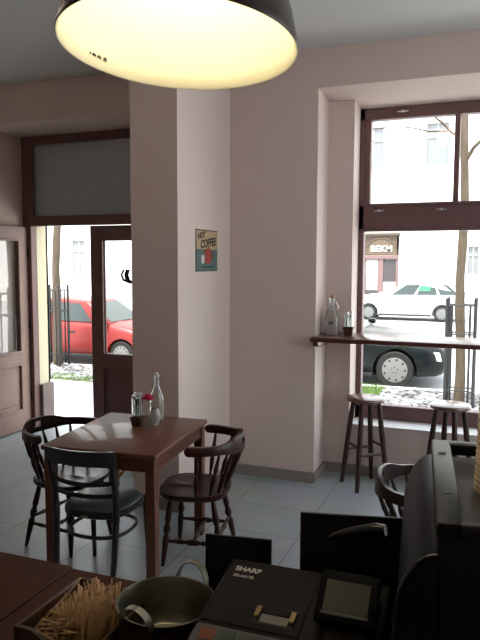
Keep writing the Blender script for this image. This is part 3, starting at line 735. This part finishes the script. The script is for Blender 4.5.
# ------------------------------------------------------------------ things on the table and the window bar
def make_caddy(label, loc, rz, sc=1.):
    o = thing('caddy', label, 'caddy', loc, rz, 'tapered wooden shaker pots')
    m = MB(); tt = bmesh.new()
    lv = [(.030, 0), (.041, .068), (.036, .068), (.027, .01)]
    rings = [[tt.verts.new((sx*r*sc, sy*r*sc, z*sc)) for sx, sy in ((-1, -1), (1, -1), (1, 1), (-1, 1))] for r, z in lv]
    for a, b_ in zip(rings, rings[1:]):
        for k in range(4): tt.faces.new((a[k], a[(k+1) % 4], b_[(k+1) % 4], b_[k]))
    tt.faces.new(rings[0][::-1]); tt.faces.new(rings[-1]); bmesh.ops.recalc_face_normals(tt, faces=tt.faces[:])
    m.add(tt); m.build('pot', caddyw, o, 0)
    m = MB(); m.box((-.0425*sc, -.0425*sc, .052*sc), (.0425*sc, -.038*sc, .069*sc), .001); m.box((-.0425*sc, .038*sc, .052*sc), (.0425*sc, .0425*sc, .069*sc), .001); m.box((-.0425*sc, -.04*sc, .052*sc), (-.038*sc, .04*sc, .069*sc), .001); m.box((.038*sc, -.04*sc, .052*sc), (.0425*sc, .04*sc, .069*sc), .001); m.build('rim', caddyw, o)
    return o
def make_shaker(label, loc, group, h=.16, tilt=(0, 0)):
    o = thing('glass_tumbler', label, 'glass', loc, 0, group)
    o.rotation_euler = (tilt[0], tilt[1], 0)
    m = MB(); m.lathe([(.0001, .0), (.013, 0), (.014, .006), (.013, h*.35), (.017, h*.42), (.016, h*.62), (.018, h*.70), (.017, h*.95), (.0155, h), (.0145, h), (.0155, h*.93), (.0155, h*.72), (.0135, h*.62), (.0145, h*.43), (.011, h*.34), (.011, .014), (.0001, .012)], 20, cap0=False, cap1=False)
    m.build('glass_body', clearg, o, 60)
    m = MB(); m.lathe([(.0165, h-.004), (.0175, h-.002), (.0175, h+.004), (.010, h+.012), (.0001, h+.013)], 20, cap1=False); m.build('lid', chrome, o)
    return o
cl = (-2.015, 3.435, .75)
make_caddy('brown wooden shaker pot on the table, left of the vase', cl, rad(10), .85)
for k, (dx, dy, h_) in enumerate(((-.012, -.012, .170), (.014, .012, .185), (.016, -.016, .16), (-.014, .014, .18))):
    make_shaker('slim glass shaker standing in the wooden pot on the table', (cl[0]+dx, cl[1]+dy, .761), 'glass shakers in the table pot', h_)
ws = (-1.045, 5.07, 1.186)
make_caddy('brown wooden shaker pot on the window bar, right of the square bottle', ws, rad(3), .98)
for k, (dx, dy, h_) in enumerate(((-.016, -.014, .150), (.016, .014, .165), (.018, -.016, .14), (-.016, .016, .16))):
    make_shaker('slim glass shaker standing in the wooden pot on the window bar', (ws[0]+dx, ws[1]+dy, 1.199), 'glass shakers in the window bar pot', h_)
bt = thing('glass_bottle', 'tall clear swing-top bottle behind the vase on the table', 'bottle', (-1.975, 3.615, .75))
m = MB(); m.lathe([(.0001, 0), (.044, 0), (.046, .006), (.046, .135), (.040, .165), (.020, .215), (.0145, .235), (.0145, .275), (.0165, .28), (.0165, .288), (.0115, .288), (.0115, .235), (.017, .212), (.036, .163), (.042, .133), (.042, .012), (.0001, .01)], 28, cap0=False, cap1=False); m.build('glass_body', clearg, bt, 60)
m = MB(); m.lathe([(.0001, .286), (.011, .286), (.013, .294), (.010, .306), (.0001, .31)], 16, cap0=False, cap1=False); m.build('stopper', cupwhite, bt)
m = MB(); m.tube([(.017, 0, .245), (.024, 0, .27), (.015, 0, .300), (0, 0, .305), (-.015, 0, .300), (-.024, 0, .27), (-.017, 0, .245)], .0016, 6); m.build('wire_clasp', chrome, bt)
vs = thing('flower_vase', 'little glass vase with one flower on the table', 'vase', (-1.922, 3.49, .75))
m = MB(); m.lathe([(.0001, 0), (.024, 0), (.027, .006), (.036, .045), (.037, .06), (.028, .088), (.022, .098), (.025, .108), (.023, .108), (.020, .098), (.026, .086), (.034, .06), (.033, .045), (.024, .010), (.0001, .009)], 28, cap0=False, cap1=False); m.build('glass_body', milkg, vs, 60)
fl = thing('flower', 'single pink-red flower in the little table vase', 'flower', (-1.922, 3.49, .762))
m = MB(); m.tube([(0, 0, 0), (-.005, 0, .06), (-.018, -.004, .11), (-.042, -.014, .145)], .0022, 6); m.build('stem', stemm, fl)
m = MB()
for ring, (n_, rr, tilt_) in enumerate(((9, .026, .25), (8, .019, .65), (5, .010, 1.1))):
    for k in range(n_):
        a = 2*pi*k/n_+ring*.4
        tt = bmesh.new(); bmesh.ops.create_icosphere(tt, subdivisions=1, radius=.023)
        for v in tt.verts: v.co = V((v.co.x*1.1, v.co.y*.75, v.co.z*.22))
        m.add(tt, M4.Translation((-.040, -.014, .150)) @ M4.Rotation(a, 4, 'Z') @ M4.Translation((rr*.75, 0, ring*.006)) @ M4.Rotation(-tilt_, 4, 'Y'))
m.build('bloom', petal, fl)
sb = thing('glass_bottle', 'square clear swing-top bottle at the left end of the window bar', 'bottle', (-1.185, 5.09, 1.186))
tt = bmesh.new()
def rsq(r, z, c): 
    return [tt.verts.new((x*r, y*r, z)) for x, y in ((1, c), (c, 1), (-c, 1), (-1, c), (-1, -c), (-c, -1), (c, -1), (1, -c))]
lv = [(.052, 0, .8), (.056, .01, .8), (.055, .12, .8), (.050, .155, .75), (.032, .20, .6), (.018, .235, .45), (.0165, .275, .42), (.019, .28, .42), (.019, .288, .42), (.012, .288, .42), (.012, .235, .42), (.027, .198, .6), (.046, .152, .75), (.050, .12, .8), (.050, .016, .8)]
rings = [rsq(*q) for q in lv]
for a, b_ in zip(rings, rings[1:]):
    for k in range(8): tt.faces.new((a[k], a[(k+1) % 8], b_[(k+1) % 8], b_[k]))
tt.faces.new(rings[0][::-1]); tt.faces.new(rings[-1]); bmesh.ops.recalc_face_normals(tt, faces=tt.faces[:])
m = MB(); m.add(tt); m.build('glass_body', clearg, sb, 35)
m = MB(); m.lathe([(.0001, .287), (.012, .287), (.0155, .292), (.0155, .312), (.012, .318), (.0001, .32)], 16, cap0=False, cap1=False); m.build('stopper', cork, sb)
m = MB(); m.tube([(.019, 0, .25), (.03, .0, .26), (.048, 0, .23), (.05, 0, .205)], .002, 6); m.tube([(.019, 0, .262), (.024, 0, .30), (.0, 0, .318), (-.024, 0, .30), (-.019, 0, .262)], .002, 6); m.build('wire_clasp', chrome, sb)
m = MB(); m.box((-.012, -.058, .085), (.022, -.0555, .098)); m.box((-.004, -.058, .104), (.026, -.0555, .110)); m.build('printed_mark', inkm, sb, 0)

# ------------------------------------------------------------------ pendant lamp
LC = (-.545, 1.090, 2.146); LR = .2165
lp = thing('pendant_lamp', 'large dark bell-shaped pendant lamp, lit, above the counter', 'lamp', LC)
lp.rotation_euler = (rad(-5), rad(1.3), 0)
k = LR/.216
outer = [(.2160, 0), (.2172, .003), (.2110, .030), (.2025, .065), (.192, .095), (.172, .135), (.142, .170), (.105, .198), (.07, .215), (.052, .222), (.050, .29), (.040, .315), (.014, .325)]
inner = [(.0135, .312), (.036, .304), (.046, .285), (.048, .216), (.066, .210), (.102, .193), (.139, .165), (.169, .131), (.189, .092), (.1995, .063), (.208, .030), (.2135, .002), (.2160, 0)]
m = MB(); m.lathe([(r*k, z) for r, z in outer], 72, cap0=False, cap1=True); m.build('shade', lampout, lp, 50)
m = MB(); m.lathe([(r*k-.0006, z-.0003) for r, z in inner[::-1]], 72, cap0=False, cap1=True); m.build('reflector', lampin, lp, 60)
m = MB(); m.lathe([(.0001, .098), (.014, .100), (.026, .110), (.031, .126), (.028, .145), (.018, .166), (.014, .182), (.014, .190)], 24, cap0=False); m.build('bulb', bulbm, lp, 60)
m = MB(); m.lathe([(.0165, .188), (.019, .19), (.019, .28), (.016, .30)], 20); m.build('socket', cupwhite, lp)
iv = lp.rotation_euler.to_matrix().inverted(); cz = iv @ V((0, 0, CZ-LC[2])); off = V((.02, .10, 0))
cz = iv @ V((.018, .055, CZ-LC[2]-.01))
m = MB(); m.tube([(0, 0, .32), (0, .001, .36), cz], .004, 8); m.build('cord', cordm, lp)
m = MB(); m.lathe([(.004, -.05), (.045, -.03), (.05, .006)], 24); m.build('ceiling_rose', lampout, lp, loc=cz).rotation_euler = iv.to_euler()
# tiny printed mark inside the shade: on the reflector, at the left-far side
def refl_pt(a, z):
    r = .208-.0085*(z-.030)/.033 if z > .03 else .2135-.0055*z/.03
    return V((r*cos(a), r*sin(a), z))
a0 = rad(173)
m = MB()
for q in range(9):
    a = a0-q*.017; c = refl_pt(a, .022)
    rot = M4.Translation(c-V((cos(a), sin(a), 0))*.0012) @ M4.Rotation(a, 4, 'Z')
    if q in (1, 5): continue
    m.box((-.0004, -.0013, -.003), (.0004, .0013, .003 if q % 2 else .0015), rot=rot)
c = refl_pt(a0-.19, .022); m.box((-.0004, -.004, -.0035), (.0004, .004, .0035), rot=M4.Translation(c-V((cos(a0-.19), sin(a0-.19), 0))*.0012) @ M4.Rotation(a0-.19, 4, 'Z'))
m.build('printed_mark', inkm, lp, 0)

# ------------------------------------------------------------------ counter
KZ = .92
ct = thing('bar_counter', 'dark brown wooden serving counter along the bottom of the picture', 'counter', (0, 0, 0))
edge = [(-5.0, 1.43), (-1.052, 1.44)]
m = MB(); m.box((-3.2, .55, KZ-.035), (-1.053, 1.44, KZ), .003); m.build('worktop', counterw, ct)
m = MB(); m.box((-1.047, .55, KZ-.035), (1.2, 1.43, KZ), .003); m.build('worktop', counterw, ct)
m = MB(); m.box((-3.2, 1.36, 0), (1.2, 1.40, KZ-.035)); m.box((-3.2, .6, 0), (-3.16, 1.36, KZ-.035)); m.box((1.16, .6, 0), (1.2, 1.36, KZ-.035)); m.build('front_panel', counterw, ct, 0)
m = MB(); m.box((-3.16, .6, .42), (1.16, 1.36, .44)); m.build('inner_shelf', counterw, ct, 0)

# wooden box with stirrers
bx = thing('wooden_box', 'open wooden box of stirrers on the counter, left of the steel pot', 'box', (-.822, 1.172, KZ))
hx, hy, hh = .106, .118, .064
m = MB(); m.box((-hx, -hy, 0), (hx, hy, .008)); m.build('box_floor', boxw, bx, 0)
for sx in (-1, 1):
    m = MB(); m.box((sx*hx, -hy, 0), (sx*(hx-.010), hy, hh), .002); m.build('side_wall', boxw, bx)
m = MB(); m.prism([(-hx+.01, 0), (hx-.01, 0), (hx-.01, hh), (.062, hh), (.045, hh-.008), (.025, hh-.022), (-.025, hh-.022), (-.045, hh-.008), (-.062, hh), (-hx+.01, hh)], -hy, -hy+.010, 'xz'); m.build('end_wall', boxw, bx, 0)
m = MB(); m.prism([(-hx+.01, 0), (hx-.01, 0), (hx-.01, hh), (.062, hh), (.045, hh-.008), (.025, hh-.022), (-.025, hh-.022), (-.045, hh-.008), (-.062, hh), (-hx+.01, hh)], hy-.010, hy, 'xz'); m.build('end_wall', boxw, bx, 0)
m = MB(); m.box((-.0028, -.0009, -.05), (.0028, .0009, .05), .0004); stick0 = m.build('stirrer', stickw)
tag(stick0, 'flat wooden stirrer in the jumble at the left of the wooden box', 'stirrer', 'wooden stirrers in the box')
first = True
def stick(p0, d, roll, label, L=1.):
    global first
    o = stick0 if first else stick0.copy()
    if not first: COL.objects.link(o)
    first = False
    d = V(d).normalized(); q = V((0, 0, 1)).rotation_difference(d)
    o.rotation_mode = 'QUATERNION'; o.rotation_quaternion = q @ V((0, 0, 1)).rotation_difference(V((0, 0, 1)))
    o.rotation_quaternion = q @ __import__('mathutils').Quaternion((0, 0, 1), roll)
    o.location = V(p0)+d*.05*L; o.scale = (1, 1, L); o['label'] = label
rs = random.Random(3)
for i in range(130):      # jumble on the left / front
    x = rs.uniform(-.91, -.80); y = rs.uniform(1.075, 1.225); z = KZ+.012+rs.uniform(0, .045)
    a = rs.uniform(0, 2*pi); el = rs.uniform(.05, .55)
    d = V((cos(a)*cos(el), sin(a)*cos(el), sin(el)))
    L = rs.uniform(.65, .95)
    e = V((x, y, z))+d*.11*L
    if e.x < -.915 or e.x > -.74: d.x = -d.x
    if e.y < 1.065 or e.y > 1.275: d.y = -d.y
    stick((x, y, z), d, rs.uniform(0, 3), 'flat wooden stirrer in the jumble at the left of the wooden box', L)
for i in range(135):      # upright leaning bundle on the right
    u, v = rs.uniform(0, 1), rs.uniform(0, 1)
    x = -.835+.075*u; y = 1.09+.14*v; z = KZ+.010
    d = V((-.50+.60*u+rs.uniform(-.2, .2), .25+rs.uniform(-.25, .25), .80))
    stick((x, y, z), d, rs.uniform(0, 3), 'flat wooden stirrer upright in the bundle at the right of the box', rs.uniform(.80, .98))

# steel pot with two strap handles
PC = (-.632, 1.190, KZ)
pt_ = thing('steel_pot', 'round steel pot with two upright strap handles on the counter', 'pot', PC)
R_ = .1; Hh = .112
m = MB(); m.lathe([(.0001, 0), (.088, 0), (.094, .006), (.096, .03), (.099, Hh-.004), (.1022, Hh-.002), (.1022, Hh+.001), (.099, Hh+.001), (.097, Hh-.004), (.094, .03), (.090, .008), (.084, .005), (.0001, .004)], 64, cap0=False, cap1=False); m.build('bowl', steel, pt_, 60)
def strap(a, lean):
    d = V((cos(a), sin(a), 0)); s = V((-sin(a), cos(a), 0)); m = MB(); tt = bmesh.new(); N = 22; rings = []
    for i in range(N+1):
        u = pi*i/N; 
        base = d*(.1005)+s*(.037*cos(u)); up = V((0, 0, Hh-.02+.058*sin(u)**.8)); out = d*(lean*sin(u))
        p = base+up+out
        tang = (s*(-.045*sin(u))+V((0, 0, .066*cos(u)))).normalized(); nr = tang.cross(d).normalized()
        rings.append([tt.verts.new(p+d*e*.0085+nr*f_*.0012) for e, f_ in ((-1, -1), (1, -1), (1, 1), (-1, 1))])
    for x, y in zip(rings, rings[1:]):
        for k_ in range(4): tt.faces.new((x[k_], x[(k_+1) % 4], y[(k_+1) % 4], y[k_]))
    tt.faces.new(rings[0]); tt.faces.new(rings[-1][::-1]); bmesh.ops.recalc_face_normals(tt, faces=tt.faces[:]); m.add(tt); m.build('handle', steel, pt_, 40)
strap(rad(84), .008); strap(rad(264), .008)
pt_.scale = (1.05, 1.05, 1.0)

# cash register: local y from 0 (back) towards operator (-), x 0..W
cr = thing('cash_register', 'dark brown cash register with tilted display, in front of the black panels', 'cash register', (-.520, 1.304, KZ), rad(1))
W_, D_ = .352, .43
def top(y): return .180-.20*(-y)      # sloping top
m = MB(); m.prism([(0, 0), (-D_, 0), (-D_, .06), (-D_+.03, top(-D_+.03)), (-.012, top(0)), (0, top(0)-.012)], 0, W_, 'yz', .006); m.build('housing', darkplastic, cr)
SL = math.atan(.20)
def onTop(x, y, h=0): return M4.Translation((x, y, top(y)+h)) @ M4.Rotation(SL, 4, 'X')
def tb(name, x0, x1, y0, y1, h0, h1, mt, bev=.001, par=None):
    yc = (y0+y1)/2; m = MB(); m.box((x0-(x0+x1)/2, (y0-yc), h0), (x1-(x0+x1)/2, (y1-yc), h1), bev, rot=onTop((x0+x1)/2, yc)); return m.build(name, mt, par or cr)
cov = tb('printer_cover', .006, .205, -.203, -.006, -.004, .0035, darkplastic, .003)
wn = tb('cutter_window', .106, .190, -.188, -.134, .002, .0045, blackplastic, .001)
tb('paper_slip', .120, .176, -.182, -.158, .004, .0065, paperw, .0005)
tb('roller', .120, .176, -.160, -.140, .004, .009, darkplastic, .002)
tb('spool', .107, .119, -.174, -.144, .003, .012, brass, .002); tb('spool', .177, .189, -.174, -.144, .003, .012, brass, .002)
text_mesh('lettering', 'SHARP', .0195, whiteink, cr, onTop(.050, -.042, .0038), .0003, .0007)
text_mesh('lettering', 'XE-A217B', .0108, whiteink, cr, onTop(.046, -.064, .0038), .0003, .0002)
tb('keypad_frame', .006, .262, -.405, -.208, .0, .004, kbframe, .002)
tb('keypad_film', .014, .254, -.397, -.214, .003, .0055, kbbase, .001)
for i in range(6):
    for j in range(4):
        mm = keyo if i == 0 and j < 2 else (keyg if i == 1 else keyw)
        tb('key', .020+i*.039, .052+i*.039, -.252-j*.042, -.220-j*.042, .005, .0075, mm, .002)
dsp = tb('display_stand', .250, .340, -.205, -.070, -.005, .012, darkplastic, .004)
# tilted display head
DM = M4.Translation((.283, -.132, .197)) @ M4.Rotation(rad(36), 4, 'X')
m = MB(); m.box((-.058, -.050, -.016), (.058, .052, .012), .006, rot=DM, seg=2); hd = m.build('display_head', headblack, cr)
m = MB(); m.box((-.043, -.033, .011), (.043, .030, .0135), .001, rot=DM); m.build('display_screen', lcd, hd)
m = MB(); m.box((-.045, -.039, .011), (.045, -.033, .0145), .001, rot=DM); m.build('screen_lip', kbframe, hd)
m = MB(); m.box((-.035, -.075, -.03), (.035, -.03, -.008), .004, rot=DM); m.tube([(.27, -.13, .14), (.27, -.125, .18)], .018, 10); m.tube([(.316, -.13, .14), (.316, -.125, .18)], .018, 10); m.build('display_neck', darkplastic, cr)

# black panels behind the register
def panel(label, x0, x1, z1, y, tilt, rz):
    y += .012
    o = thing('display_board', label, 'board', ((x0+x1)/2, y, KZ), rz); hw = (x1-x0)/2; H = z1-KZ
    m = MB(); m.box((-hw, -.004, .006), (hw, .004, H), .0015, rot=M4.Rotation(tilt, 4, 'X')); m.build('board', blackplastic, o)
    m = MB(); m.box((-hw*.8, -.010, 0), (hw*.8, .045, .008), .002); m.build('foot', blackplastic, o)
panel('wide plain black board behind the register display', -.382, -.156, 1.203, 1.363, rad(-2), rad(13))
panel('smaller plain black board behind the left end of the cash register', -.614, -.454, 1.116, 1.353, rad(-2), rad(9))
hs = thing('curved_spout', 'glossy black curved spout before the wide black board', 'spout', (-.205, 1.342, KZ))
m = MB(); pts = [(-.108, .004, .240), (-.092, .002, .248), (-.06, .0, .260), (-.03, 0, .269), (-.003, -.002, .2765), (.016, -.004, .2785)]
m.tube(pts, [.006, .011, .014, .016, .017, .014], 14, flat=.8); m.build('spout', glossblack, hs)
m = MB(); m.tube([(-.005, 0, 0), (-.005, 0, .20), (-.003, -.001, .27)], [.010, .008, .008], 12); m.lathe([(.015, 0), (.015, .006), (.011, .01)], 20); m.build('stem', headblack, hs)

# ------------------------------------------------------------------ coffee machine at the right
cm = thing('coffee_machine', 'glossy black coffee machine with curved side and cup tray on top', 'coffee machine', (-.104, 1.356, KZ), rad(5.7))
# local: x right, y towards far (+) ; near end y=-L
L_ = .447; TZ = 1.40-KZ; Wm = .46
m = MB()
m.box((0, -L_, TZ-.022), (.036, 0, TZ), .004, seg=2); m.box((.03, -.034, TZ-.022), (Wm, 0, TZ), .004, seg=2); m.box((.03, -L_, TZ-.022), (Wm, -L_+.014, TZ), .004, seg=2); m.box((Wm-.036, -L_, TZ-.022), (Wm, 0, TZ), .004, seg=2)
m.build('tray_rim', traymetal, cm)
m = MB(); m.box((.01, -L_+.006, TZ-.05), (Wm-.01, -.006, TZ-.032), .003); m.build('tray_floor', trayfloor, cm)
m = MB(); m.box((.0, -L_+.003, TZ-.075), (Wm, -.002, TZ-.048), .004); m.box((.002, -L_-.002, TZ-.06), (Wm, -L_+.012, TZ-.02), .003); m.box((.002, -L_+.01, TZ-.05), (.03, -.004, TZ-.02), .002); m.build('tray_body', blackplastic, cm)
for y in (-.10, -.32):
    m = MB(); m.lathe([(.0001, TZ+.0012), (.0065, TZ+.0012), (.0075, TZ-.001)], 16, (.018, y, 0), cap0=False); m.build('screw_hole', inkm, cm)
m = MB(); m.box((.0, -L_+.06, .03), (Wm, -.02, TZ-.06), .01); m.build('body', blackplastic, cm)
prof = [(.004, TZ-.040)]+[(.004-.056*sin(a), TZ-.040-.11*(1-cos(a))) for a in [rad(10*k_) for k_ in range(1, 10)]]+[(-.058, .20), (-.052, .03), (.004, .03)]
m = MB(); m.prism([(x, z) for x, z in prof], -L_-.02, .03, 'xz', .004); m.build('side_panel', gloss_blue, cm, 50)
m = MB(); m.tube([(x-.001, -L_-.02, z+.001) for x, z in prof[:11]], .0035, 8); m.build('panel_edge', glossblack, cm)
for x in (.0, Wm-.03):
    for y in (-L_+.08, -.08):
        m = MB(); m.lathe([(.018, 0), (.016, .034)], 16, (x+.015, y, 0)); m.build('foot', blackplastic, cm)

# nested paper cups on the tray (local z pitch .0105)
cup_pos = V((.028, 1.166, 1.370))
def make_cup(label, loc):
    o = thing('paper_cup', label, 'cup', loc, 0, 'nested paper cups on the coffee machine')
    m = MB(); h_ = .105
    m.lathe([(.0001, 0), (.0300, 0), (.0305, .003), (.0420, h_-.006), (.0445, h_-.0045), (.0450, h_-.001), (.0430, h_), (.0412, h_-.002), (.0292, .006), (.0001, .006)], 40, cap0=False, cap1=False); m.build('cup_wall', cupm, o, 40)
    return o
NC = 25
cu0 = None
for i in range(NC):
    loc = cup_pos+V((0.0008*i*.3, 0, i*.0092))
    lab = 'kraft paper cup nested inside the tall stack on the machine tray'
    if i == 0: cu0 = make_cup(lab, loc); cu0.rotation_euler = (pi, 0, 0)
    if i == 0: cu0.location = loc+V((0, 0, .105)); continue
    dup(cu0, loc+V((0, 0, .105)), 0, lab, rot=(pi, 0, 0))

# ------------------------------------------------------------------ light
wd = bpy.data.worlds.new('World'); SC.world = wd; wd.use_nodes = True
bg = wd.node_tree.nodes['Background']; bg.inputs['Color'].default_value = (.88, .95, 1.0, 1); bg.inputs['Strength'].default_value = 5.2
sun = bpy.data.lights.new('sun', 'SUN'); sun.energy = 17.0; sun.angle = rad(12); sun.color = (1, .96, .88)
so = bpy.data.objects.new('sun', sun); COL.objects.link(so); so.rotation_euler = (rad(20), 0, rad(-12))

# ceiling globe lamps out of view, added to brighten the room
def globe(label, loc, pw):
    o = thing('added_ceiling_lamp', label, 'fill lamp', loc)
    m = MB(); m.lathe([(.0001, -.20), (.06, -.195), (.11, -.165), (.135, -.115), (.125, -.06), (.09, -.02), (.06, -.012)], 32, cap0=False); m.build('globe', globem, o)
    m = MB(); m.lathe([(.07, -.018), (.075, 0)], 32); m.build('ceiling_plate', chrome, o)
globe('added white globe ceiling lamp, out of view, brightening the table side of the room', (-3.3, 2.1, CZ), 90)
globe('added white globe ceiling lamp, out of view, brightening the middle of the room, facing the window', (-.55, 2.75, CZ), 90)
# ------------------------------------------------------------------ camera
F_, yaw, pit, rol = 646.3, .3706, .0892, .003
cam = bpy.data.cameras.new('camera'); cam.sensor_fit = 'VERTICAL'; cam.sensor_height = 36; cam.lens = F_/640*36; cam.clip_start = .05; cam.clip_end = 300
co = bpy.data.objects.new('camera', cam); COL.objects.link(co); co.location = (0, 0, 1.76)
fw = V((-sin(yaw)*cos(pit), cos(yaw)*cos(pit), -sin(pit))); rt = V((cos(yaw), sin(yaw), 0)); upv = rt.cross(fw)
r2 = rt*cos(rol)+upv*sin(rol); u2 = -rt*sin(rol)+upv*cos(rol)
co.rotation_euler = M4((r2, u2, -fw)).transposed().to_euler()
SC.camera = co
SC.view_settings.view_transform = 'Standard'; SC.view_settings.look = 'None'; SC.view_settings.gamma = 1; SC.view_settings.use_curve_mapping = False
SC.view_settings.exposure = -0.1
SC.cycles.max_bounces = 12; SC.cycles.diffuse_bounces = 6; SC.cycles.transparent_max_bounces = 16; SC.cycles.transmission_bounces = 10
SC.cycles.use_denoising = True; SC.cycles.sample_clamp_indirect = 8; SC.cycles.caustics_reflective = False; SC.cycles.caustics_refractive = False
